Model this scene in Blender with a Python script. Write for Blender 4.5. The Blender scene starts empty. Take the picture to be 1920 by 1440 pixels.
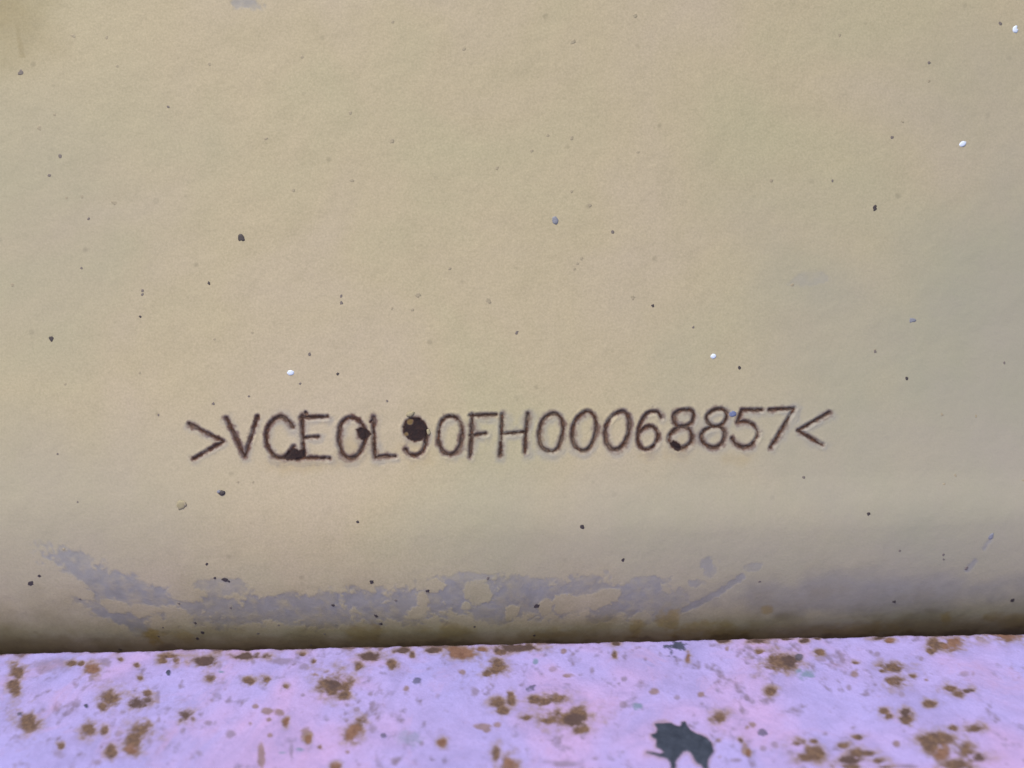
import bpy, math, random
import numpy as np
from mathutils import Matrix, Vector

random.seed(7)
SC = bpy.context.scene
COL = SC.collection

# ---------------------------------------------------------------- frame of reference
S = 0.0001                       # one unit of the layout is 0.1 mm
D = 1600.0                       # camera distance from the panel face (units)
LEAN = math.radians(22)          # the panel leans back by this much
ROLL = math.atan2(38, 1920)      # the phone was held slightly askew
CR, SR = math.cos(ROLL), math.sin(ROLL)
U = Vector((1, 0, 0))
V = Vector((0, math.sin(LEAN), math.cos(LEAN)))
N = Vector((0, -math.cos(LEAN), math.sin(LEAN)))
ORIGIN = Vector((0, 0, 0.075))

# ---------------------------------------------------------------- camera
cam_d = bpy.data.cameras.new('camera')
cam = bpy.data.objects.new('camera', cam_d)
COL.objects.link(cam)
cr = U * CR - V * SR
cu = U * SR + V * CR
loc = ORIGIN + N * (D * S)
cam.matrix_world = Matrix(((cr.x, cu.x, N.x, loc.x), (cr.y, cu.y, N.y, loc.y),
                           (cr.z, cu.z, N.z, loc.z), (0, 0, 0, 1)))
cam_d.sensor_width = 36
cam_d.lens = 36 * D / 1920
cam_d.clip_start = 0.005
cam_d.clip_end = 1000
cam_d.dof.use_dof = True
cam_d.dof.focus_distance = D * S
cam_d.dof.aperture_fstop = 8
SC.camera = cam

# ---------------------------------------------------------------- sky, sun, exposure
SUN_EL, SUN_AZ = math.radians(63), math.radians(-50)     # azimuth from the viewer's side, to the left
world = bpy.data.worlds.new('World')
SC.world = world
world.use_nodes = True
wn = world.node_tree
sky = wn.nodes.new('ShaderNodeTexSky')
sky.sky_type = 'NISHITA'
sky.sun_disc = False
sky.sun_elevation = SUN_EL
sky.dust_density = 3.0
sdir = Vector((math.sin(SUN_AZ) * math.cos(SUN_EL), -math.cos(SUN_AZ) * math.cos(SUN_EL), math.sin(SUN_EL)))
sky.sun_rotation = math.atan2(sdir.x, sdir.y)
bg = wn.nodes['Background']
bg.inputs['Strength'].default_value = 0.09
wn.links.new(sky.outputs[0], bg.inputs['Color'])
sl = bpy.data.lights.new('sun', 'SUN')
sl.energy = 1.5
sl.angle = math.radians(25)
sl.color = (1.0, 0.90, 0.76)
sun = bpy.data.objects.new('sun', sl)
COL.objects.link(sun)
sun.rotation_euler = (-sdir).to_track_quat('-Z', 'Y').to_euler()
sun.location = (0, 0, 1)
SC.view_settings.view_transform = 'Standard'
SC.view_settings.look = 'None'
SC.view_settings.gamma = 1
SC.view_settings.use_curve_mapping = False
SC.view_settings.exposure = 0.90

# ---------------------------------------------------------------- maths helpers
_tab = np.random.RandomState(3).rand(256, 256)

def vnoise(x, y, seed=0):
    x = x + seed * 17.31; y = y + seed * 9.77
    xi = np.floor(x).astype(int); yi = np.floor(y).astype(int)
    fx = x - xi; fy = y - yi
    fx = fx * fx * (3 - 2 * fx); fy = fy * fy * (3 - 2 * fy)
    g = lambda a, b: _tab[a & 255, b & 255]
    return ((g(xi, yi) * (1 - fx) + g(xi + 1, yi) * fx) * (1 - fy)
            + (g(xi, yi + 1) * (1 - fx) + g(xi + 1, yi + 1) * fx) * fy)

def fbm(x, y, size, oct=4, seed=0):
    """fractal noise, about -1..1, largest feature `size` units"""
    r = np.zeros_like(x); a, t = 1.0, 0.0
    for o in range(oct):
        f = (2 ** o) / size
        ca, sa = math.cos(o * 0.9 + seed), math.sin(o * 0.9 + seed)
        r += a * (vnoise((x * ca - y * sa) * f, (x * sa + y * ca) * f, seed + o * 3) * 2 - 1)
        t += a; a *= 0.55
    return r / t * 1.5

def sstep(e0, e1, x):
    t = np.clip((x - e0) / (e1 - e0), 0, 1)
    return t * t * (3 - 2 * t)

def pix_to_uv(px, py):
    a, b = px - 960.0, py - 720.0
    return a * CR - b * SR, a * SR + b * CR

def project(u, vd, w):
    """picture position of a point of the layout, in photograph pixels"""
    k = D / (D - w)
    u, vd = u * k, vd * k
    return u * CR + vd * SR + 960.0, -u * SR + vd * CR + 720.0

def to_world(u, vd, w):
    u = np.asarray(u, float); vd = np.asarray(vd, float); w = np.asarray(w, float)
    o = np.empty(u.shape + (3,))
    for k in range(3):
        o[..., k] = ORIGIN[k] + S * (U[k] * u - V[k] * vd + N[k] * w)
    return o

def seg_dist(x, y, pts):
    d = np.full(x.shape, 1e9)
    for (x0, y0), (x1, y1) in zip(pts[:-1], pts[1:]):
        dx, dy = x1 - x0, y1 - y0
        l2 = dx * dx + dy * dy + 1e-9
        t = np.clip(((x - x0) * dx + (y - y0) * dy) / l2, 0, 1)
        d = np.minimum(d, np.hypot(x - x0 - t * dx, y - y0 - t * dy))
    return d

def inside(x, y, poly):
    c = np.zeros(x.shape, bool)
    n = len(poly)
    for i in range(n):
        x0, y0 = poly[i]; x1, y1 = poly[(i + 1) % n]
        if y0 == y1: continue
        c ^= ((y0 > y) != (y1 > y)) & (x < (x1 - x0) * (y - y0) / (y1 - y0) + x0)
    return c

def poly_sd(x, y, poly):
    d = seg_dist(x, y, list(poly) + [poly[0]])
    return np.where(inside(x, y, poly), -d, d)

def catmull(pts, n=6):
    closed = pts[0] == pts[-1]
    P = list(pts[:-1]) if closed else list(pts)
    m = len(P); out = []
    for i in range(m if closed else m - 1):
        if closed: p = [P[(i + k) % m] for k in (-1, 0, 1, 2)]
        else: p = [P[max(i - 1, 0)], P[i], P[i + 1], P[min(i + 2, m - 1)]]
        for j in range(n):
            t = j / n
            out.append(tuple(0.5 * (2 * p[1][k] + (p[2][k] - p[0][k]) * t
                       + (2 * p[0][k] - 5 * p[1][k] + 4 * p[2][k] - p[3][k]) * t * t
                       + (-p[0][k] + 3 * p[1][k] - 3 * p[2][k] + p[3][k]) * t ** 3) for k in (0, 1)))
    out.append(pts[-1])
    return out

# ---------------------------------------------------------------- materials
def new_mat(name):
    m = bpy.data.materials.new(name); m.use_nodes = True
    nt = m.node_tree
    return m, nt, nt.nodes['Principled BSDF']

class NB:
    def __init__(s, nt): s.nt = nt
    def node(s, t, **kw):
        n = s.nt.nodes.new(t)
        for k, v in kw.items(): setattr(n, k, v)
        return n
    def link(s, a, b): s.nt.links.new(a, b)
    def coord(s):
        return s.node('ShaderNodeTexCoord').outputs['Object']
    def noise(s, scale, detail=4, rough=0.55, co=None, dist=0.0):
        n = s.node('ShaderNodeTexNoise')
        n.inputs['Scale'].default_value = scale; n.inputs['Detail'].default_value = detail
        n.inputs['Roughness'].default_value = rough; n.inputs['Distortion'].default_value = dist
        s.link(co or s.coord(), n.inputs['Vector'])
        return n.outputs['Fac']
    def attr(s, name):
        return s.node('ShaderNodeAttribute', attribute_name=name).outputs['Fac']
    def ramp(s, fac, stops):
        r = s.node('ShaderNodeValToRGB'); cr_ = r.color_ramp
        while len(cr_.elements) < len(stops): cr_.elements.new(0.5)
        for e, (p, c) in zip(cr_.elements, stops):
            e.position = p; e.color = (c if len(c) == 4 else (*c, 1))
        s.link(fac, r.inputs['Fac']); return r.outputs['Color']
    def mix(s, fac, a, b, blend='MIX'):
        n = s.node('ShaderNodeMix', data_type='RGBA', blend_type=blend)
        for v, k in ((fac, 0), (a, 6), (b, 7)):
            if isinstance(v, (int, float)): n.inputs[k].default_value = v
            elif isinstance(v, tuple): n.inputs[k].default_value = (*v, 1) if len(v) == 3 else v
            else: s.link(v, n.inputs[k])
        return n.outputs[2]
    def math(s, op, a, b=0.0, clamp=False):
        n = s.node('ShaderNodeMath', operation=op, use_clamp=clamp)
        for v, k in ((a, 0), (b, 1)):
            if isinstance(v, (int, float)): n.inputs[k].default_value = v
            else: s.link(v, n.inputs[k])
        return n.outputs[0]

def rust_colour(b, warm=1.0):
    f = b.noise(1900, 6, 0.65)
    return b.ramp(f, [(0.28, (0.018, 0.009, 0.008)), (0.5, (0.044, 0.019, 0.012)), (0.72, (0.125 * warm, 0.052, 0.026))])

def panel_material():
    m, nt, p = new_mat('faded_yellow_paint'); b = NB(nt)
    big = b.noise(22, 3, 0.5, dist=0.6)
    paint = b.ramp(big, [(0.32, (0.402, 0.372, 0.240)), (0.5, (0.437, 0.376, 0.254)), (0.68, (0.448, 0.380, 0.290))])
    cl = b.noise(150, 5, 0.6)
    paint = b.mix(b.math('MULTIPLY', b.ramp(cl, [(0.5, (0, 0, 0)), (0.85, (1, 1, 1))]), 0.45), paint, (0.33, 0.29, 0.185))
    fine = b.noise(2600, 3, 0.6)
    paint = b.mix(0.30, paint, b.ramp(fine, [(0.3, (0.29, 0.26, 0.165)), (0.7, (0.57, 0.495, 0.34))]))
    # faint flecks scattered over the coat
    v = b.node('ShaderNodeTexVoronoi', feature='F1'); v.inputs['Scale'].default_value = 190
    b.link(b.coord(), v.inputs['Vector'])
    fl = b.ramp(b.math('ADD', v.outputs['Distance'], b.math('MULTIPLY', b.noise(700, 3), 0.12)),
                [(0.13, (1, 1, 1)), (0.19, (0, 0, 0))])
    gate = b.ramp(b.noise(120, 2), [(0.48, (0, 0, 0)), (0.62, (1, 1, 1))])
    paint = b.mix(b.math('MULTIPLY', b.math('MULTIPLY', fl, gate), 0.35), paint, (0.17, 0.15, 0.10))
    paint = b.mix(b.attr('light_falloff'), paint, b.ramp(b.noise(60, 4, 0.6), [(0.3, (0.315, 0.313, 0.245)), (0.7, (0.33, 0.31, 0.265))]))
    primer = b.ramp(b.noise(420, 5, 0.6), [(0.3, (0.240, 0.240, 0.245)), (0.7, (0.30, 0.298, 0.305))])
    c = b.mix(b.attr('primer'), paint, primer)
    c = b.mix(b.attr('ochre'), c, b.ramp(b.noise(600, 5), [(0.3, (0.25, 0.165, 0.05)), (0.7, (0.40, 0.27, 0.06))]))
    c = b.mix(b.attr('dirt_shade'), c, b.ramp(b.noise(500, 4), [(0.3, (0.145, 0.104, 0.026)), (0.7, (0.215, 0.160, 0.046))]))
    ru = b.attr('rust')
    c = b.mix(b.attr('scorch'), c, b.ramp(b.noise(900, 4), [(0.35, (0.135, 0.075, 0.058)), (0.65, (0.19, 0.155, 0.15))]))
    c = b.mix(ru, c, b.mix(b.math('MULTIPLY', b.attr('black'), 0.8), rust_colour(b, 1.0), (0.019, 0.013, 0.016)))
    b.link(c, p.inputs['Base Color'])
    b.link(b.math('ADD', 0.62, b.math('MULTIPLY', ru, 0.25)), p.inputs['Roughness'])
    p.inputs['Specular IOR Level'].default_value = 0.3
    h = b.math('ADD', b.math('MULTIPLY', b.noise(420, 4, 0.6), 1.0), b.math('MULTIPLY', b.noise(1700, 3, 0.6), 0.5))
    h = b.math('ADD', h, b.math('MULTIPLY', b.math('MULTIPLY', b.noise(2500, 5, 0.7), ru), 2.0))
    bu = b.node('ShaderNodeBump'); bu.inputs['Strength'].default_value = 0.5; bu.inputs['Distance'].default_value = 0.00012
    b.link(h, bu.inputs['Height']); b.link(bu.outputs[0], p.inputs['Normal'])
    return m

def ledge_material():
    m, nt, p = new_mat('weathered_lilac_primer'); b = NB(nt)
    big = b.noise(38, 3, 0.55, dist=0.4)
    paint = b.ramp(big, [(0.36, (0.300, 0.282, 0.60)), (0.50, (0.338, 0.290, 0.59)), (0.62, (0.410, 0.292, 0.545))])
    mid = b.noise(260, 5, 0.6)
    paint = b.mix(b.math('MULTIPLY', b.ramp(mid, [(0.5, (0, 0, 0)), (0.78, (1, 1, 1))]), 0.45), paint, (0.26, 0.215, 0.44))
    paint = b.mix(b.math('MULTIPLY', b.ramp(b.noise(480, 5, 0.6, dist=0.5), [(0.60, (0, 0, 0)), (0.74, (1, 1, 1))]), 0.35), paint, (0.24, 0.16, 0.24))
    paint = b.mix(0.15, paint, b.ramp(b.noise(2600, 3), [(0.3, (0.25, 0.22, 0.45)), (0.7, (0.48, 0.42, 0.8))]))
    paint = b.mix(b.attr('smoke'), paint, b.ramp(b.noise(600, 4), [(0.3, (0.15, 0.125, 0.20)), (0.7, (0.20, 0.165, 0.27))]))
    sm = b.ramp(b.noise(110, 6, 0.62, dist=0.8), [(0.46, (0, 0, 0)), (0.70, (1, 1, 1))])
    paint = b.mix(b.math('MULTIPLY', sm, 0.5), paint, (0.215, 0.195, 0.40))
    paint = b.mix(b.math('MULTIPLY', b.ramp(b.noise(75, 6, 0.65, dist=1.2), [(0.54, (0, 0, 0)), (0.70, (1, 1, 1))]), 0.45), paint, (0.40, 0.265, 0.45))
    c = b.mix(b.attr('teal'), paint, (0.13, 0.19, 0.27))
    c = b.mix(b.attr('stain'), c, b.ramp(b.noise(700, 4), [(0.3, (0.19, 0.135, 0.13)), (0.7, (0.27, 0.19, 0.20))]))
    c = b.mix(b.attr('tan'), c, b.ramp(b.noise(800, 4), [(0.3, (0.20, 0.145, 0.095)), (0.7, (0.30, 0.225, 0.17))]))
    rc = b.ramp(b.noise(1100, 6, 0.65), [(0.28, (0.055, 0.034, 0.028)), (0.5, (0.105, 0.064, 0.040)), (0.72, (0.165, 0.105, 0.062))])
    rc = b.mix(b.attr('dark'), rc, (0.045, 0.028, 0.027))
    rc = b.mix(b.attr('orange'), rc, b.ramp(b.noise(900, 4), [(0.3, (0.13, 0.062, 0.036)), (0.7, (0.21, 0.115, 0.075))]))
    c = b.mix(b.attr('rust'), c, rc)
    c = b.mix(b.attr('slate'), c, b.ramp(b.noise(700, 3), [(0.3, (0.022, 0.030, 0.050)), (0.7, (0.042, 0.054, 0.085))]))
    b.link(c, p.inputs['Base Color'])
    p.inputs['Roughness'].default_value = 0.72
    p.inputs['Specular IOR Level'].default_value = 0.25
    h = b.math('ADD', b.noise(300, 5, 0.6), b.math('MULTIPLY', b.noise(1500, 4, 0.65), 0.6))
    bu = b.node('ShaderNodeBump'); bu.inputs['Strength'].default_value = 0.4; bu.inputs['Distance'].default_value = 0.0002
    b.link(h, bu.inputs['Height']); b.link(bu.outputs[0], p.inputs['Normal'])
    return m

def simple_mat(name, lo, hi, rough=0.6, scale=1500):
    m, nt, p = new_mat(name); b = NB(nt)
    b.link(b.ramp(b.noise(scale, 4), [(0.3, lo), (0.7, hi)]), p.inputs['Base Color'])
    p.inputs['Roughness'].default_value = rough
    return m

M_PANEL = panel_material()
M_LEDGE = ledge_material()
M_DARK = simple_mat('dark_grit', (0.030, 0.024, 0.026), (0.065, 0.052, 0.055))
M_FAINT = simple_mat('brown_grit', (0.29, 0.25, 0.17), (0.36, 0.31, 0.215))
M_MAUVE = simple_mat('mauve_grit', (0.13, 0.11, 0.10), (0.19, 0.165, 0.15))
M_WHITE = simple_mat('white_paint_drop', (0.58, 0.68, 0.86), (0.66, 0.74, 0.90), 0.4)
M_BLUE = simple_mat('blue_paint_drop', (0.10, 0.13, 0.26), (0.15, 0.18, 0.32))
M_SLATE = simple_mat('slate_grit', (0.17, 0.18, 0.22), (0.25, 0.26, 0.31))
M_OLIVE = simple_mat('olive_lump', (0.26, 0.23, 0.14), (0.34, 0.30, 0.19))

# ---------------------------------------------------------------- mesh from a grid, split by owner
def grid_objects(P, attrs, owner, spec, mat, skirt):
    """P (r,c,3) points; owner (r-1,c-1) face ids; spec {id: (name, parent id)}; returns {id: object}"""
    r, c = P.shape[:2]
    du = np.gradient(P, axis=1); dv = np.gradient(P, axis=0)
    nrm = np.cross(dv, du); nrm /= np.linalg.norm(nrm, axis=2, keepdims=True) + 1e-30
    idx = np.arange(r * c).reshape(r, c)
    Q = np.stack([idx[:-1, :-1], idx[1:, :-1], idx[1:, 1:], idx[:-1, 1:]], -1)
    flatP = P.reshape(-1, 3); flatN = nrm.reshape(-1, 3)
    out = {}
    for oid, name in spec.items():
        q = Q[owner == oid].reshape(-1, 4)
        if not len(q): continue
        used, inv = np.unique(q, return_inverse=True)
        inv = inv.reshape(-1, 4)
        vs = flatP[used]; ns = flatN[used]
        at = {k: a.reshape(-1)[used] for k, a in attrs.items()}
        faces = inv
        if oid == 0 and skirt is not None:            # close the sides and the back
            loop = np.concatenate([idx[0, :-1], idx[:-1, -1], idx[-1, :0:-1], idx[:0:-1, 0]])
            li = np.searchsorted(used, loop)
            n0 = len(vs)
            vs = np.vstack([vs, vs[li] + skirt]); ns = np.vstack([ns, ns[li]])
            at = {k: np.concatenate([a, a[li]]) for k, a in at.items()}
            k2 = np.arange(len(li)); nx = (k2 + 1) % len(li)
            faces = np.vstack([faces, np.stack([li[k2], li[nx], n0 + nx, n0 + k2], -1)])
        me = bpy.data.meshes.new(name)
        me.vertices.add(len(vs)); me.vertices.foreach_set('co', vs.astype(np.float32).ravel())
        nf = len(faces)
        me.loops.add(nf * 4); me.polygons.add(nf)
        me.polygons.foreach_set('loop_start', np.arange(0, nf * 4, 4, dtype=np.int32))
        me.loops.foreach_set('vertex_index', faces.astype(np.int32).ravel())
        me.update(calc_edges=True)
        me.polygons.foreach_set('use_smooth', np.ones(nf, bool))
        for k, a in at.items():
            me.attributes.new(k, 'FLOAT', 'POINT').data.foreach_set('value', np.ascontiguousarray(a, dtype=np.float32))
        if not (oid == 0 and skirt is not None) :
            me.normals_split_custom_set_from_vertices(ns.astype(np.float32))
        else:
            me.normals_split_custom_set_from_vertices(ns.astype(np.float32))
        me.materials.append(mat)
        o = bpy.data.objects.new(name, me); COL.objects.link(o)
        out[oid] = o
    for oid, o in out.items():
        if oid != 0: o.parent = out[0]
    return out

def lines(*segs):
    r = [np.arange(a, b, st) for a, b, st in segs]
    r.append(np.array([segs[-1][1]], float))
    return np.concatenate(r)

# ================================================================ the stamped characters (picture coordinates of three enlargements)
def z1(p): return [(330 + x / 4.465, 730 + y / 4.465) for x, y in p]
def z2(p): return [(720 + x / 4.465, 730 + y / 4.465) for x, y in p]
def z3(p): return [(1140 + x / 4.267, 730 + y / 4.267) for x, y in p]
# kind, symbol, list of (points, curved?, width factor), rust blobs (polygon)
GLYPHS = [
 ('stamped_bracket', 'left end mark pointing right', [(z1([(110,292),(395,438),(150,582)]),0,1.0)], []),
 ('stamped_letter', 'letter V', [(z1([(422,245),(500,405),(572,562)]),0,1.15),(z1([(572,562),(630,400),(680,232)]),0,1.05)], []),
 ('stamped_letter', 'letter C', [(z1([(978,318),(940,265),(880,232),(820,255),(775,310),(755,390),(765,470),(800,535),(850,572),(905,570),(950,530),(985,480)]),1,1.05)],
    [z1([(885,585),(935,525),(985,480),(1025,512),(1075,500),(1088,560),(1040,592),(960,592)])]),
 ('stamped_letter', 'letter E', [(z1([(1058,228),(1060,400),(1070,500),(1075,575)]),0,1.1),(z1([(1045,238),(1265,232)]),0,1.0),(z1([(1062,405),(1190,398)]),0,0.9),(z1([(1010,588),(1080,575),(1285,578)]),0,1.0),(z1([(1085,195),(1092,205)]),0,0.7)], []),
 ('stamped_digit', 'first 0, with a rust spot', [(z1([(1450,240),(1530,268),(1582,335),(1592,410),(1562,485),(1530,545),(1460,578),(1400,550),(1370,470),(1366,380),(1385,290),(1450,240)]),1,1.12)],
    [z1([(1512,338),(1545,318),(1590,325),(1642,378),(1600,408),(1575,432),(1525,402)])]),
 ('stamped_letter', 'letter L', [(z1([(1655,238),(1655,380),(1668,568)]),0,1.12),(z1([(1668,568),(1745,560),(1835,562)]),0,0.95),(z1([(1655,245),(1632,275)]),0,0.6)], []),
 ('stamped_digit', '9 with its loop filled by rust', [(z2([(360,350),(350,440),(325,518),(265,555),(208,538),(182,505)]),1,1.05)],
    [z2([(258,232),(310,245),(350,285),(366,335),(352,392),(310,428),(255,440),(200,415),(165,370),(154,315),(180,262),(215,238)])]),
 ('stamped_digit', '0 right of the rust filled 9', [(z2([(555,228),(620,250),(652,320),(655,400),(635,480),(600,530),(545,547),(490,515),(460,440),(458,370),(475,290),(508,245),(555,228)]),1,1.1)], []),
 ('stamped_letter', 'letter F', [(z2([(740,215),(735,400),(722,562)]),0,1.1),(z2([(722,222),(830,216),(940,214)]),0,0.95),(z2([(725,387),(855,372)]),0,1.0)], []),
 ('stamped_letter', 'letter H', [(z2([(990,215),(985,380),(974,552)]),0,1.15),(z2([(1208,205),(1190,360),(1180,530)]),0,1.1),(z2([(980,375),(1190,358)]),0,1.0)], []),
 ('stamped_digit', '0 right after the H', [(z2([(1415,205),(1475,230),(1500,300),(1495,380),(1470,470),(1430,515),(1375,515),(1320,480),(1300,400),(1310,310),(1345,245),(1415,205)]),1,1.05)], []),
 ('stamped_digit', 'middle one of the three 0 after the H', [(z2([(1700,185),(1755,220),(1780,290),(1770,380),(1735,470),(1690,510),(1640,510),(1595,470),(1578,390),(1590,300),(1625,235),(1700,185)]),1,1.05)], []),
 ('stamped_digit', '0 just before the 6', [(z3([(110,180),(155,205),(175,275),(165,355),(130,435),(85,478),(30,478),(-10,430),(-20,360),(-5,280),(40,215),(110,180)]),1,1.1)], []),
 ('stamped_digit', '6', [(z3([(425,228),(405,190),(360,180),(310,200),(265,270),(243,360),(245,430),(275,475),(320,480),(370,450),(403,385),(390,330),(350,300),(300,305),(258,342)]),1,1.05)], []),
 ('stamped_digit', 'first 8, with rust at its foot', [(z3([(600,168),(668,170),(690,205),(670,265),(610,300),(560,295),(530,250),(538,195),(600,168)]),1,1.05),(z3([(600,300),(650,320),(675,380),(660,430),(610,465),(550,470),(500,430),(490,385),(520,340),(565,310),(600,300)]),1,1.15)],
    [z3([(490,430),(525,412),(580,445),(588,478),(560,500),(530,485)])]),
 ('stamped_digit', 'second 8, beside the blue dot', [(z3([(860,165),(925,165),(952,205),(935,260),(890,295),(830,290),(795,250),(800,205),(860,165)]),1,1.05),(z3([(870,298),(920,320),(935,370),(915,430),(860,465),(800,455),(755,415),(750,360),(790,320),(870,298)]),1,1.1)], []),
 ('stamped_digit', '5', [(z3([(1232,165),(1075,168),(1040,265)]),0,1.0),(z3([(1040,265),(1110,262),(1165,285),(1200,340),(1185,400),(1140,450),(1085,465),(1030,440),(995,395)]),1,1.05)], []),
 ('stamped_digit', '7', [(z3([(1295,165),(1490,155)]),0,0.95),(z3([(1490,155),(1450,230),(1305,465)]),0,1.1)], []),
 ('stamped_bracket', 'right end mark pointing left', [(z3([(1772,188),(1525,330)]),0,1.0),(z3([(1525,330),(1715,445)]),0,1.05)], []),
]

# ================================================================ yellow panel
ROLL_AT, ROLL_R, ROLL_END = 188.0, 490.0, math.radians(58)

def profile(s):
    """distance down the panel -> (vd, w), with the foot of the sheet rolled under"""
    a = np.clip((s - ROLL_AT) / ROLL_R, 0, None)
    return np.where(s < ROLL_AT, s, ROLL_AT + ROLL_R * np.sin(a)), -ROLL_R * (1 - np.cos(a))

def flare(u, s):                                    # the sheet swells a little just above the turn
    return 9.0 * sstep(180, 290, s) * sstep(-700, 500, u)

def crown(u):                                       # the sheet is very slightly bowed from side to side
    a = np.abs(u + 150); m = np.minimum(a, 1250.0)
    return -(m * m + 2 * m * (a - m)) / 33000.0

S_END = ROLL_AT + ROLL_R * ROLL_END
ul = lines((-2800, -1500, 40), (-1500, -1000, 14), (-1000, -640, 2.6), (-640, 640, 1.25), (640, 1000, 2.6), (1000, 1500, 14), (1500, 2800, 40))
sl_ = lines((-2000, -1150, 40), (-1150, -760, 14), (-760, 30, 3.2), (30, 152, 1.15), (152, 330, 2.6), (330, 560, 2.1), (560, S_END, 8))
UU, SS = np.meshgrid(ul, sl_)
VD, WW = profile(SS)
VX, VY = project(UU, VD, WW + crown(UU) + flare(UU, SS))                        # where each point shows, in photograph pixels

black = np.zeros_like(UU); depth = np.zeros_like(UU); rust = np.zeros_like(UU); scorch = np.zeros_like(UU)
primer = np.zeros_like(UU); lip = np.zeros_like(UU)
own_v = np.zeros(UU.shape, int); own_d = np.full(UU.shape, 1e9)
rag = fbm(UU, SS, 7, 3, 1); rag2 = fbm(UU, SS, 26, 4, 2); rag3 = fbm(UU, SS, 60, 4, 8)
spec_panel = {0: 'chassis_panel'}
chars = {}
r0, r1 = np.searchsorted(sl_, 10), np.searchsorted(sl_, 175)
dall = np.full(UU.shape, 1e9)
for gi, (kind, what, strokes, blobs) in enumerate(GLYPHS, 1):
    allp = [p for st in strokes for p in st[0]] + [p for bl in blobs for p in bl]
    uvp = [pix_to_uv(*p) for p in allp]
    c0, c1 = np.searchsorted(ul, min(p[0] for p in uvp) - 32), np.searchsorted(ul, max(p[0] for p in uvp) + 32)
    sl2 = (slice(r0, r1), slice(c0, c1))
    x, y = VX[sl2], VY[sl2]
    d = np.full(x.shape, 1e9)
    for pts, curved, wf in strokes:
        q = catmull(pts) if curved else pts
        d = np.minimum(d, seg_dist(x, y, q) / wf)
    rg, rg2 = rag[sl2], rag2[sl2]
    de = d + rg * 1.9 + rg2 * 1.5 + 0.35
    dp = 3.6 * np.exp(-(np.maximum(d - 0.8, 0) / 3.0) ** 2)
    ru = sstep(5.2, 1.2, de) * np.clip(.96 + .32 * rg2 + .25 * rg, .5, 1)
    bk = np.zeros_like(d)
    for bl in blobs:
        sd = poly_sd(x, y, bl)
        ru = np.maximum(ru, sstep(1.8, -1.2, sd + rg * 1.6)); bk = np.maximum(bk, sstep(0.5, -3, sd + rg * 1.5))
        dp = np.maximum(dp, 2.4 * sstep(2.5, -3.0, sd) + rg * 0.4 * (sd < 0))
        d = np.minimum(d, np.maximum(sd + 4.0, 0))
        de = np.minimum(de, sd + 4.2 + rg * 1.5)
    depth[sl2] = np.maximum(depth[sl2], dp)
    rust[sl2] = np.maximum(rust[sl2], ru); black[sl2] = np.maximum(black[sl2], bk)
    dall[sl2] = np.minimum(dall[sl2], d)
    m = (de < own_d[sl2]) & (de < 4.6)
    own_v[sl2] = np.where(m, gi, own_v[sl2]); own_d[sl2] = np.minimum(own_d[sl2], de)
    spec_panel[gi] = kind; chars[gi] = what
# burr thrown up round the stamping, and the thin grey-brown edge where paint has let go
lip = 0.5 * np.exp(-((dall - 8.0) / 2.6) ** 2) * np.clip(0.3 + 1.1 * rag2 + 0.5 * rag, -.2, 1.3)
scorch = np.clip(sstep(9.0, 3.2, dall + rag * 2.4 + rag2 * 2.6) * (0.6 + .35 * rag3 + .28 * sstep(900, 650, VX)), 0, 1)
# bare grey metal coat and painted shade hugging the characters, mostly on their lower side
dsh = np.full(UU.shape, 1e9)
sub = (slice(r0, r1), slice(np.searchsorted(ul, -650), np.searchsorted(ul, 650)))
from_above = np.roll(dall, int(5 / 1.15), axis=0); from_above = np.roll(from_above, int(2.5 / 1.25), axis=1)
shade_halo = sstep(16, 2.5, from_above + rag2 * 6.0 + rag * 2.4 + rag3 * 6) * 0.48
primer = np.maximum(primer, np.where(dall < 60, shade_halo, 0))

def ell(cx, cy, rx, ry, ang=0.0, rough=0.5, soft=0.35, n=None, x=None, y=None):
    x = VX if x is None else x; y = VY if y is None else y
    n = rag2 if n is None else n
    a = math.radians(ang); dx, dy = x - cx, y - cy
    X = dx * math.cos(a) + dy * math.sin(a); Y = -dx * math.sin(a) + dy * math.cos(a)
    q = np.sqrt((X / rx) ** 2 + (Y / ry) ** 2)
    return sstep(1 + soft, 1 - soft, q + n * rough)

# grey worn-through patches near the foot
PATCH = [(140,1058,55,24,20,.85),(175,1085,36,24,15,.8),(232,1104,62,26,5,.95),(290,1118,46,22,8,.9),(222,1158,62,16,22,.9),(258,1172,18,18,0,.8),
 (415,1102,48,16,0,.6),(400,1135,110,17,2,.85),(540,1136,130,20,-2,.9),(680,1130,95,24,-3,.95),(845,1120,60,38,0,.9),(945,1122,110,32,-4,.95),(985,1098,60,16,-5,.75),
 (875,1082,55,8,-3,.6),(1095,1096,34,13,-10,.75),(1175,1125,34,36,0,.85),(1200,1102,62,18,-6,.85),(1240,1130,50,30,-10,.6),(1328,1058,16,20,0,.65),(1330,1072,14,9,0,.6),(1300,1095,18,10,0,.65),
 (1410,1064,16,7,-15,.55),(560,1146,220,26,-1,.8),(770,1132,120,34,-2,.8),(960,1128,200,34,-3,.8),(1150,1122,120,36,-4,.7),(460,6,32,18,0,.8),(1515,526,34,11,-5,.32),(880,1100,30,10,0,.6),(1060,1110,60,16,0,.6)]
CUT = [(345,1116,32,15,10),(217,1140,21,14,15),(135,1096,28,12,20),(815,1100,20,13,0),(785,1147,24,15,-10),(897,1113,25,21,0),(873,1137,10,10,0),(960,1147,13,13,0),(1023,1138,15,17,-20),(1090,1130,62,17,-8),(790,1125,16,18,0),(1145,1112,20,10,0)]
pn = rag2 * .55 + rag * .22 + rag3 * .2
for cx, cy, rx, ry, an, st in PATCH:
    primer = np.maximum(primer, ell(cx, cy, rx, ry, an, 1.0, .2, pn) * st)
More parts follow.
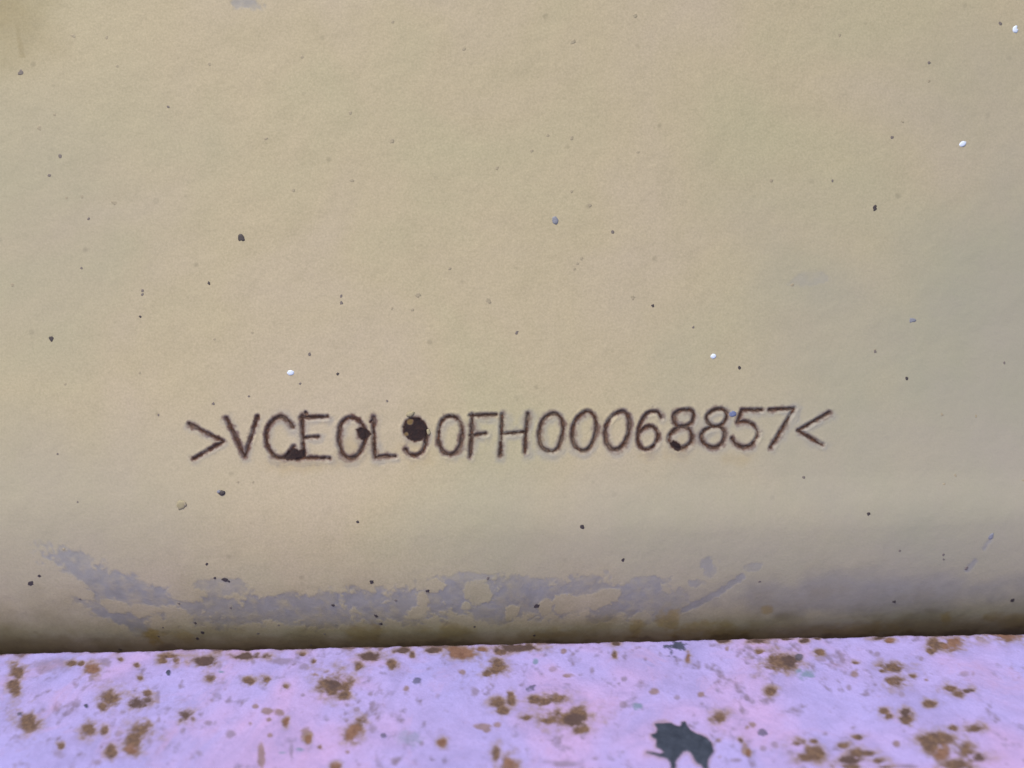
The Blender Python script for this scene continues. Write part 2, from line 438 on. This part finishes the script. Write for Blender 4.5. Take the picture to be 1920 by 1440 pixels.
ero = fbm(UU, SS, 13, 3, 51)
primer *= np.clip(.9 + .35 * rag2 + .35 * ero, .3, 1)
for cx, cy, rx, ry, an in CUT:
    primer *= 1 - ell(cx, cy, rx, ry, an, .9, .12, pn)
for pts, wd, st in (([(1392,1082),(1350,1110),(1318,1127),(1282,1144)], 5.5, .8), ([(1858,1012),(1845,1028)], 3, .7), ([(1828,1052),(1813,1070)], 4, .7)):
    primer = np.maximum(primer, sstep(wd + 3, wd - 2, seg_dist(VX, VY, pts) + rag * 2) * st)
# chalky film across the right-hand turn of the foot
primer = np.maximum(primer, ell(1660, 1115, 360, 36, -2, .5, .5, rag3) * .6)
# scraped ochre paint left in the crease, and brown grime with shade painted in along it
ochre = np.zeros_like(UU)
for cx, cy, rx, ry, st in [(287,1194,14,12,.8),(1193,1173,11,17,.5),(1257,1170,20,20,.55),(345,1195,16,9,.4),(1440,1143,9,8,.5),(1773,1160,8,11,.5),(850,1180,40,12,.35),(1050,1188,60,9,.3),(1620,1180,70,12,.35),(1890,1160,40,14,.4),(680,1188,30,12,.4),(1330,1180,60,14,.45)]:
    ochre = np.maximum(ochre, ell(cx, cy, rx, ry, 0, .8, .5, pn * 1.6) * st)
edge_px = (1225 - 38 * VX / 1920 - VY)                              # height above the ledge line
dirt_shade = np.maximum(sstep(150, 20, edge_px + rag3 * 34 + rag2 * 12) * .28, sstep(78, 4, edge_px + rag3 * 26 + rag2 * 12) * .56)  # grime tone that also paints the shade deepening toward the ledge
dirt_shade = np.maximum(dirt_shade, ell(0, 20, 90, 80, 0, .3, .85, rag3) * .4)  # browner and darker toward the top-left corner
dirt_shade = np.maximum(dirt_shade, sstep(9, 2, seg_dist(VX, VY, [(32, 48), (37, 78), (42, 104)]) + rag * 2) * .38)
for cx, cy, rx, ry, st in [(560, 868, 60, 18, .22), (660, 850, 30, 22, .2), (780, 850, 34, 20, .16), (1275, 845, 24, 18, .2), (1385, 860, 24, 12, .16), (700, 815, 12, 30, .2), (1215, 850, 16, 12, .2)]:
    ochre = np.maximum(ochre, ell(cx, cy, rx, ry, 0, .6, .7) * st)
rust = np.maximum(rust, sstep(8, -4, edge_px + rag2 * 9 + rag3 * 8) * .4)
light_falloff = np.zeros_like(UU); rag4 = fbm(UU, SS, 330, 4, 31)  # greyer, darker patches paint the warm light's falloff into the coat
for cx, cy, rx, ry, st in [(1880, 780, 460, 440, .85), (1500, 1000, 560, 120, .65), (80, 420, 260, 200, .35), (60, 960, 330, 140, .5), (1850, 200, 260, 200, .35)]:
    light_falloff = np.maximum(light_falloff, ell(cx, cy, rx, ry, 0, .45, .75, rag4) * st)
# small orange-brown remnants inside the rusted 9
for cx, cy, r in [(768, 790, 4.5), (761, 814, 4.5)]:
    e = ell(cx, cy, r, r, 0, .7, .35); ochre = np.maximum(ochre, e * .75); black *= 1 - e; scorch *= 1 - e; rust *= 1 - .4 * e

W2 = WW + crown(UU) + flare(UU, SS) - depth + lip
W2 += 0.35 * fbm(UU, SS, 40, 3, 5) + 1.2 * fbm(UU, SS, 420, 2, 6) - 0.75 * primer * (dall > 14)
P_panel = to_world(UU, VD, W2)
fo = own_v[:-1, :-1]
panel_objs = grid_objects(P_panel, dict(rust=rust, black=black, primer=np.clip(primer, 0, 1), scorch=scorch, dirt_shade=dirt_shade, ochre=ochre, light_falloff=light_falloff),
                          fo, spec_panel, M_PANEL, np.array(N) * (-90 * S))
panel = panel_objs[0]
panel['label'] = 'faded cream yellow painted steel panel carrying the stamped serial number'
panel['category'] = 'steel panel'
for gi, what in chars.items():
    panel_objs[gi]['label'] = 'rusty stamped ' + what

# ================================================================ lilac ledge
w_c = -58.0                                         # its back edge stands just in front of the rolled foot
vd_c = 485.0 * (D - w_c) / D
ld = lines((0, 345, 1.7), (345, 800, 8))       # forward from the crease
lu = lines((-2800, -1500, 20), (-1500, -1010, 8), (-1010, 1010, 2.1), (1010, 1500, 8), (1500, 2800, 20))
LU, LL = np.meshgrid(lu, ld)
sT, cT = math.sin(LEAN), math.cos(LEAN)
nib = fbm(LU[:1], LL[:1] * 0, 70, 5, 41) * 3.2 + fbm(LU[:1], LL[:1] * 0, 16, 3, 42) * 1.6       # the cut edge is nibbled by rust
LL = LL + nib * np.clip(1 - LL / 40.0, 0, 1)
LV, LW = vd_c + sT * LL, w_c + cT * LL
LX, LY = project(LU, LV, LW)
ra, rb, rcn = fbm(LU, LL, 9, 3, 11), fbm(LU, LL, 26, 4, 12), fbm(LU, LL, 70, 3, 13)

L_R, L_F, L_O, L_D, L_S, L_T, L_P = 'r f o d s t p'.split()
def zz(ox, rows): return [(ox + x / 3, 1000 + y / 3, rx / 3, ry / 3, k) for x, y, rx, ry, k in rows]
BLOBS = zz(0, [(100,770,40,35,'r'),(85,865,30,40,'r'),(255,745,85,36,'f'),(340,725,70,30,'f'),(405,725,25,15,'r'),(455,730,15,12,'r'),(520,765,40,25,'o'),(510,815,12,15,'f'),(590,725,30,25,'f'),
 (680,705,15,12,'r'),(770,740,15,12,'r'),(790,810,14,12,'r'),(925,715,30,15,'r'),(990,715,18,18,'r'),(945,688,40,12,'r'),(1165,720,65,25,'d'),(1235,745,22,20,'f'),(1185,810,35,30,'r'),(1245,780,20,12,'t'),(945,790,12,14,'s'),
 (1400,830,28,16,'r'),(1500,830,25,25,'r'),(1605,858,14,12,'r'),(1700,680,18,12,'r'),(1710,750,20,15,'f'),(1765,715,14,12,'r'),(1780,795,20,10,'p'),(1425,720,15,15,'f'),(1870,850,70,60,'r'),(1885,835,40,30,'d'),(1600,720,80,18,'f'),
 (620,925,50,45,'r'),(580,970,35,25,'r'),(775,950,65,35,'d'),(830,900,25,20,'r'),(885,920,14,38,'f'),(485,975,14,14,'s'),(690,1005,20,15,'f'),(150,1050,55,50,'r'),(110,1020,18,16,'s'),(235,995,20,20,'f'),(500,1100,35,40,'r'),(590,1110,20,25,'r'),
 (670,1130,25,20,'f'),(1035,1020,45,32,'d'),(1085,1040,18,14,'r'),(800,1100,60,35,'r'),(760,1160,45,60,'r'),(740,1215,30,25,'o'),(840,1165,20,25,'f'),(345,1195,16,16,'r'),(625,1230,25,35,'r'),(330,1240,30,20,'f'),(895,1040,15,30,'f'),(1170,1065,20,12,'f'),
 (1500,1000,30,20,'p'),(1580,1010,30,18,'p'),(1610,1050,16,25,'o'),(1515,1050,14,12,'p'),(1435,970,16,12,'p'),(1410,1068,14,12,'p'),(1300,1130,20,20,'f'),(1520,1135,14,12,'p'),(1720,1130,25,30,'p'),(1735,1160,15,20,'o'),(1800,1200,14,14,'o'),
 (1690,1215,20,12,'t'),(1580,1235,25,12,'t'),(1640,1230,10,50,'f'),(1470,1250,15,60,'p'),(1030,1110,14,20,'f'),(1120,1240,20,16,'f'),(1890,1310,25,15,'o'),(545,1290,25,20,'f'),(1705,910,12,10,'f'),(1015,860,12,10,'f'),(1380,688,90,18,'d')])
BLOBS += zz(640, [(170,695,65,25,'d'),(100,740,25,20,'r'),(290,735,25,25,'r'),(20,850,45,35,'r'),(15,905,35,25,'r'),(430,830,40,20,'s'),(365,875,18,18,'p'),(165,905,18,12,'f'),(340,655,50,16,'d'),(400,680,15,20,'r'),(510,655,40,12,'d'),(670,668,70,26,'o'),(790,650,30,12,'o'),
 (980,640,100,20,'d'),(900,660,30,22,'r'),(875,755,45,40,'r'),(825,790,30,20,'r'),(1090,720,14,16,'t'),(1065,870,30,25,'s'),(1090,935,35,20,'r'),(1150,945,40,20,'r'),(1220,925,60,30,'r'),(1260,1040,110,46,'r'),(1300,1050,60,30,'d'),(1330,1010,50,30,'r'),(1345,1105,45,20,'r'),
 (1185,1050,60,20,'r'),(1040,1035,35,14,'r'),(880,950,30,25,'r'),(910,995,35,22,'r'),(955,920,18,35,'r'),(60,1120,45,50,'o'),(110,1050,28,18,'r'),(80,1090,35,30,'r'),(235,1140,20,14,'s'),(795,1085,35,12,'p'),(820,1105,18,14,'p'),(880,1075,18,12,'p'),(570,1175,18,20,'o'),
 (390,1150,60,40,'t'),(870,1240,20,40,'r'),(945,1300,50,45,'o'),(955,1310,30,25,'d'),(1275,800,22,12,'p'),(1535,680,12,18,'r'),(1410,770,12,18,'f'),(1590,820,14,12,'f'),(1765,890,22,14,'p'),(1670,970,28,18,'t'),(1670,965,18,12,'t'),(1890,920,14,14,'f'),(1590,965,18,18,'f'),
 (1190,765,18,15,'f'),(1250,665,12,14,'p'),(750,890,18,20,'f'),(680,780,16,12,'p'),(30,965,14,12,'f'),(85,990,14,12,'f'),(175,1100,25,25,'f'),(1550,620,18,14,'d'),(1260,1295,70,25,'f'),(1430,1270,14,12,'f'),(35,1230,15,12,'p'),(300,1285,15,15,'f'),(455,1185,14,14,'f'),(1885,640,62,32,'s')])
BLOBS += zz(1280, [(435,665,28,15,'r'),(510,700,40,30,'r'),(550,730,90,40,'r'),(600,720,40,25,'d'),(655,695,18,14,'s'),(775,665,22,16,'r'),(780,705,28,20,'f'),(980,725,20,12,'r'),(970,785,18,18,'p'),(1095,680,14,12,'f'),(685,600,22,12,'d'),(755,590,20,10,'d'),(590,592,40,10,'d'),(220,595,40,14,'d'),
 (420,603,60,14,'d'),(1160,600,22,14,'o'),(1110,585,40,10,'d'),(1410,620,30,30,'r'),(1450,625,50,20,'r'),(1530,610,50,40,'o'),(1400,660,25,15,'r'),(1800,570,90,28,'o'),(1830,600,25,20,'r'),(1190,755,75,25,'r'),(1210,835,50,30,'r'),(1160,825,25,15,'r'),(1300,800,22,14,'r'),(1120,770,15,12,'r'),
 (655,775,20,15,'t'),(690,795,40,25,'t'),(490,885,28,18,'r'),(105,905,18,14,'p'),(205,1040,35,28,'r'),(395,1075,20,18,'p'),(365,1090,14,10,'p'),(450,1120,22,18,'s'),(200,1165,25,14,'p'),(330,1165,16,14,'d'),(350,1210,14,35,'p'),(370,1230,12,20,'o'),(215,1255,18,14,'p'),(300,1275,30,10,'f'),(450,1210,15,12,'f'),
 (1510,870,35,18,'r'),(1560,895,40,25,'r'),(1600,885,35,18,'d'),(1390,955,28,15,'r'),(1370,825,16,14,'p'),(1590,790,20,12,'f'),(1635,790,10,10,'f'),(1130,1000,25,20,'r'),(1155,1030,18,14,'r'),(1250,1005,22,20,'d'),(1265,1045,30,28,'r'),(1640,1095,38,22,'r'),(1520,1095,22,14,'r'),(1430,1150,75,35,'r'),
 (1400,1190,45,40,'r'),(1470,1230,45,35,'o'),(1590,1230,60,45,'r'),(1660,1265,60,28,'d'),(1560,1300,80,25,'r'),(640,1180,40,18,'r'),(735,1165,25,14,'r'),(740,1235,60,35,'r'),(690,1260,40,25,'r'),(800,1250,40,30,'f'),(610,1230,25,18,'f'),(905,1190,25,14,'r'),(985,1235,40,25,'r'),(1040,1235,40,20,'r'),(960,1275,80,20,'d'),
 (950,1310,80,15,'r'),(1100,1275,30,16,'r'),(1130,1315,40,10,'r'),(1260,1310,60,10,'f'),(1200,1185,18,18,'p'),(960,1090,18,14,'f'),(990,1145,28,12,'r'),(800,1130,25,14,'f'),(520,1185,15,14,'f'),(935,870,12,16,'f'),(1230,900,16,14,'f'),(1340,705,12,12,'f'),(250,650,10,12,'p'),(30,690,14,30,'o')])
SPLAT = [(1180 + x / 9.6, 1320 + y / 9.6) for x, y in [(470,370),(560,362),(650,350),(760,350),(830,385),(900,415),(935,385),(945,335),(1000,325),(1030,370),(1060,430),(1110,480),(1190,530),(1300,575),(1400,625),(1460,690),(1500,770),(1510,860),(1480,930),(1420,1000),(1400,1080),(1410,1190),
 (1330,1190),(1270,1100),(1200,1050),(1160,960),(1110,880),(1040,850),(970,880),(900,970),(830,1060),(830,1190),(750,1190),(740,1060),(680,990),(600,970),(500,950),(430,920),(310,895),(310,860),(420,870),(530,900),(610,880),(560,830),(480,790),(480,700),(470,640),(390,590),(390,560),(470,530),(510,460),(480,410)]]

A = {k: np.zeros_like(LU) for k in ('rust', 'dark', 'orange', 'slate', 'teal', 'stain', 'tan', 'smoke')}
low = np.zeros(LU.shape, int); lbest = np.zeros(LU.shape); lbest[:] = 0.5
spec_ledge = {0: 'ledge'}; lab_ledge = {}
vis = (slice(0, np.searchsorted(ld, 352)),)
for i, (cx, cy, rx, ry, k) in enumerate(BLOBS, 1):
    cols = np.where((np.abs(LX - cx) < rx * 2.6 + 14).any(axis=0))[0]
    rows = np.where((np.abs(LY - cy) < ry * 2.6 + 14).any(axis=1))[0]
    if not len(cols) or not len(rows): continue
    sl3 = (slice(rows[0], rows[-1] + 1), slice(cols[0], cols[-1] + 1))
    x, y, n1, n2 = LX[sl3], LY[sl3], ra[sl3], rb[sl3]
    n = n2 * .95 + n1 * .6
    soft = {'r': .5, 'd': .42, 'o': .5, 's': .22, 'f': .65, 't': .5, 'p': .5}[k]
    e = ell(cx, cy, rx * 1.0, ry * 1.0, 0, .62, soft, n, x, y)
    def up(name, v): A[name][sl3] = np.maximum(A[name][sl3], v)
    if k in 'rdo':
        up('rust', e * .92); up('tan', ell(cx, cy, rx * 1.4, ry * 1.4, 0, .7, .65, n, x, y) * .62); up('smoke', ell(cx, cy, rx * 2.0, ry * 2.0, 0, .7, .8, n, x, y) * .35)
        if k == 'd': up('dark', e * .75)
        if k == 'o': up('orange', e * .8)
    elif k == 's': up('slate', e * (.95 if rx > 15 or rx < 6 else .7))
    elif k == 't': up('teal', e * (.45 if rx > 15 else .85))
    elif k == 'f': up('smoke', e * .75); up('stain', e * .15)
    elif k == 'p': up('stain', e * .8); up('rust', e * .25)
    if k in 'rdos' and rx >= 4.5:
        m = e > lbest[sl3]
        low[sl3] = np.where(m, i, low[sl3]); lbest[sl3] = np.maximum(lbest[sl3], e)
        spec_ledge[i] = 'paint_chip' if k == 's' else 'rust_patch'
sd = poly_sd(LX, LY, SPLAT) + ra * 1.3 + rb * 0.6
A['stain'] = np.maximum(A['stain'], sstep(9, -1, sd + rb * 4) * .6)
e = sstep(2.2, -1.6, sd)
A['slate'] = np.maximum(A['slate'], e)
SID = 900
low = np.where(e > .5, SID, low); spec_ledge[SID] = 'tar_blot'
# scattered fine rust freckles over the whole ledge
fr = fbm(LU, LL * 0.8, 15, 3, 21); fz = fbm(LU, LL, 90, 3, 22)
A['rust'] = np.maximum(A['rust'], sstep(.80, 1.15, fr + fz * .35) * .3)
A['smoke'] = np.maximum(A['smoke'], sstep(.25, 1.0, fr + fz * .45) * .6)
A['stain'] = np.maximum(A['stain'], sstep(18, 0, LL + rb * 14 + rcn * 12) * .4)   # grime along the back edge
A['rust'] = np.maximum(A['rust'], sstep(6, -3, LL + rb * 10 + rcn * 12) * .75)

out = np.maximum(np.maximum(np.abs(LX - 960) - 965, LY - 1445), 0)           # the ledge goes on in the same state beyond the view
ro = sstep(.42, .75, fbm(LU, LL, 75, 4, 61) + rb * .25) * sstep(0, 25, out)
A['rust'] = np.maximum(A['rust'], ro * .9)
A['tan'] = np.maximum(A['tan'], sstep(.25, .7, fbm(LU, LL, 75, 4, 61) + rb * .25) * sstep(0, 25, out) * .55)

H = 0.6 * fbm(LU, LL, 55, 4, 14) + 0.35 * ra - 2.0 * A['rust'] * (0.7 + 0.6 * ra) + 1.6 * A['slate']
H -= 3.0 * np.clip(1 - (LL - nib) / 7.0, 0, 1) ** 2                 # worn-off back edge
LV2, LW2 = LV - cT * H, LW + sT * H
ledge_objs = grid_objects(to_world(LU, LV2, LW2), A, low[:-1, :-1], spec_ledge, M_LEDGE,
                          np.array([0, 0, -120 * S]))
ledge = ledge_objs[0]
ledge['label'] = 'lilac pink weathered steel ledge with brown rust spots below the yellow panel'
ledge['category'] = 'ledge'
ledge_objs[SID]['label'] = 'dark slate blot with a ragged outline'

# ================================================================ specks stuck on the panel
def surface(px, py):
    """point and axes on the panel for a place seen in the picture"""
    u, vd = pix_to_uv(px, py)
    u0 = u
    if vd <= ROLL_AT: s = vd
    else:
        g = np.linspace(ROLL_AT, S_END, 400); a, w = profile(g)
        s = float(np.interp(vd, a * D / (D - w), g))
    vv, w = profile(np.array([s, s + 1.0]))
    for _ in range(4):
        k = (D - float(w[0]) - crown(u) - float(flare(np.array(u), np.array(s)))) / D
        u = u0 * k
        if vd <= ROLL_AT: s = vd * k
        vv, w = profile(np.array([s, s + 1.0]))
    ua, sa = np.array([float(u)]), np.array([float(s)])
    relief = float((0.35 * fbm(ua, sa, 40, 3, 5) + 1.2 * fbm(ua, sa, 420, 2, 6))[0])
    p = to_world(u, vv[0], w[0] + relief + crown(u) + float(flare(np.array(u), np.array(s))))
    t = to_world(0, vv[1], w[1]) - to_world(0, vv[0], w[0]); t /= np.linalg.norm(t)
    x = np.array(U); n = np.cross(t, x); n /= np.linalg.norm(n)
    if np.dot(n, np.array(N)) < 0: n = -n
    return p, x, -t, n

def speck(name, px, py, rx, ry, mat, ang=0.0, h=0.9, label=None, ragged=0.32, notch=None):
    p, x, y, n = surface(px, py)
    k = 12 if max(rx, ry) > 4.5 else 9
    ph = random.random() * 6.28
    rr = [1 + ragged * (random.random() * 2 - 1) for _ in range(k)]
    if notch is not None: rr[notch] *= .35
    ca, sa = math.cos(math.radians(ang)), math.sin(math.radians(ang))
    vs, fs = [], []
    def add(a, f, z):
        ex, ey = rx * f * math.cos(a), ry * f * math.sin(a)
        vs.append(((ex * ca - ey * sa) * x + (ex * sa + ey * ca) * y) * S + n * z * S)
    for f, z in ((1.0, -.9), (.93, h * .45), (.6, h * .95)):
        for i in range(k): add(i * 6.2832 / k, f * (rr[i] if f > .7 else 1 + (rr[i] - 1) * .6), z)
    vs.append(n * h * 1.1 * S)
    for r in range(2):
        for i in range(k): fs.append((r * k + i, r * k + (i + 1) % k, (r + 1) * k + (i + 1) % k, (r + 1) * k + i))
    for i in range(k): fs.append((2 * k + i, 2 * k + (i + 1) % k, 3 * k))
    me = bpy.data.meshes.new(name)
    me.from_pydata([tuple(v) for v in vs], [], fs); me.update()
    for q in me.polygons: q.use_smooth = True
    me.materials.append(mat)
    o = bpy.data.objects.new(name, me); COL.objects.link(o)
    o.location = p; o.parent = panel
    if label: o['label'] = label
    return o

for a in [(545,699,7.5,5.5,0,None),(1338,668,6,4.8,15,None),(1805,270,8.2,5.2,30,None),(1904,55,6,7.6,-10,1)]:
    speck('paint_drop', a[0], a[1], a[2], a[3], M_WHITE, a[4], 1.2, 'tiny bright white drop of paint', .1, a[5])
speck('paint_drop', 1041, 413, 6, 8.5, M_SLATE, 8, .8, 'grey blue fleck above the number', .15)
speck('paint_drop', 1374, 776, 6.5, 6, M_BLUE, 0, .8, 'small blue dot between the last 8 and the 5', .15)
speck('grit', 1711, 600, 8, 5, M_SLATE, 5, .5, None, .3)
speck('grit', 416, 925, 6.5, 6, M_DARK, 0, 2.2, 'dark grain with a pale side below the V', .2)
speck('grit', 411, 922, 4, 3.5, M_SLATE, 0, 2.4, None, .2)
speck('paint_blister', 340, 949, 10, 9, M_OLIVE, 0, 1.6, 'pale olive blister with a dark rim', .25)
speck('grit', 347, 945, 3, 7, M_FAINT, 25, 2.2, None, .3)
speck('paint_blister', 769, 777, 9.5, 5, M_OLIVE, 8, 2.6, None, .2)
speck('paint_blister', 804, 810, 3.5, 7, M_OLIVE, 10, 1.6, None, .2)
speck('grit', 1858, 1011, 4.5, 7, M_SLATE, -35, .5, None, .3)
speck('grit', 1813, 1070, 3, 4, M_MAUVE, -30, .6, None, .3)
DARK = [(453,446,7,7),(97,635,5,5.2),(1640,390,4.5,5.5),(58,1098,7.5,6),(74,1084,3.6,3.4),(388,1059,3.2,3.2),(403,1085,2.6,2.8),(422,1088,6,4),(429,1091,3,2.5),(697,1091,4,5),(802,1107,4.4,4.4),
 (705,1154,4,4.4),(714,1169,3.2,3.6),(1007,1135,6,5.5),(890,1174,2.6,3.4),(1002,1190,2.8,3.8),(380,1188,4.2,4.4),(370,1199,4.2,4.4),(306,1179,2,2),(298,1196,2.8,2.8),(226,1222,4.5,3.5),(366,1170,2.8,3),(1092,987,4.2,4.4),
 (671,978,3.2,3.2),(1628,966,3.6,4),(1168,1049,3.4,3.6),(1898,1133,5.5,5),(1677,1132,3.2,3.6),(392,531,3.2,3.4),(263,594,2.5,3),(1224,573,3,3.2),(1387,690,3.6,4),(1700,709,3,3.6),(633,701,2.8,3),(625,1135,3.4,3.4)]
for x, y, rx, ry in DARK:
    speck('dirt_speck', x, y, rx, ry, M_DARK, random.uniform(-30, 30), .4)
MAUVE = [(40,136,6,5.5),(113,293,4,4.2),(93,329,3.6,3.6),(166,410,2.6,2.8),(1148,435,3.6,3.2),(267,545,3,3),(267,552,3.2,3.2),(153,503,2.6,2.6),(640,555,3.2,3.2),(640,568,3.4,3.4),(580,664,3.2,3.4),(969,623,3,4),(726,752,2.6,2.8),
 (297,778,2.2,2.4),(400,757,3,3.2),(467,743,2.4,2.4),(563,719,2.6,2.6),(1506,895,3,3.2),(1424,1091,2.6,2.8),(1687,1036,2.8,2.8),(1769,1044,3,3),(1769,1053,2.4,2.6),(1875,44,3.6,4),(1742,117,3.4,3.4),(1672,258,3.4,3.8),(315,200,3.4,3),(1561,339,2.8,3),
 (150,1127,2.8,2.8),(335,1134,2.6,2.6),(432,1141,2.6,2.6),(742,1125,2.4,2.4),(484,1189,3.6,3.2),(609,1189,2.6,2.6),(583,1210,2.4,2.4),(857,1210,2.2,3),(915,1083,3,4),(523,1173,2.4,2.4),(1641,659,2.8,3.4),(1300,614,2.8,3),(108,851,2.2,2.2),(146,943,2,2),(1883,680,2.6,3)]
for x, y, rx, ry in MAUVE:
    speck('dirt_speck', x, y, rx, ry, M_MAUVE, random.uniform(-30, 30), .25)
FAINT = [(75,240,5,6),(103,215,3.6,3),(154,369,3.4,3.4),(125,371,3,3),(932,315,3.6,3.6),(1072,259,4,4),(1027,253,3.4,3.2),(997,283,3.4,3),(1105,385,4,3.2),(1072,359,3,3),(1196,286,3.6,3.6),(1446,338,3.8,3.4),(843,503,3,3.6),(916,564,5,7),(773,581,3.4,3),(735,578,3,3),
 (1186,558,5,5),(1090,485,3.4,3.2),(1083,494,3,3),(1077,504,3.2,3),(1074,79,7,4.5),(1190,30,6,3.5),(737,41,3.4,3.4),(870,92,4,3.6),(657,212,3.4,3.6),(735,264,4,5),(660,338,4,3.6),(550,357,3.4,3.4),(498,260,4.5,3),(215,380,8,4),(120,1033,3,3),(446,904,3,3),(475,904,2.4,2.4),(1574,66,3.6,3.2),
 (1691,228,4.5,1.6),(1741,152,3,3),(784,553,6,5),(24,534,4,3.6),(220,124,3,3),(200,70,3,4),(139,68,7,3),(392,120,3.4,3.6),(567,107,3,3),(474,624,3,2.6),(403,636,2.6,2.6),(123,720,3,2.6),(262,699,3,3),(1791,895,3,3),(1770,912,3,3),(1918,906,3,3),(1830,780,2.6,3),(1766,777,3,3),(1641,657,3,3),(1486,534,3,3)]
for x, y, rx, ry in FAINT:
    speck('dirt_speck', x, y, rx, ry, M_FAINT, random.uniform(-40, 40), .12)
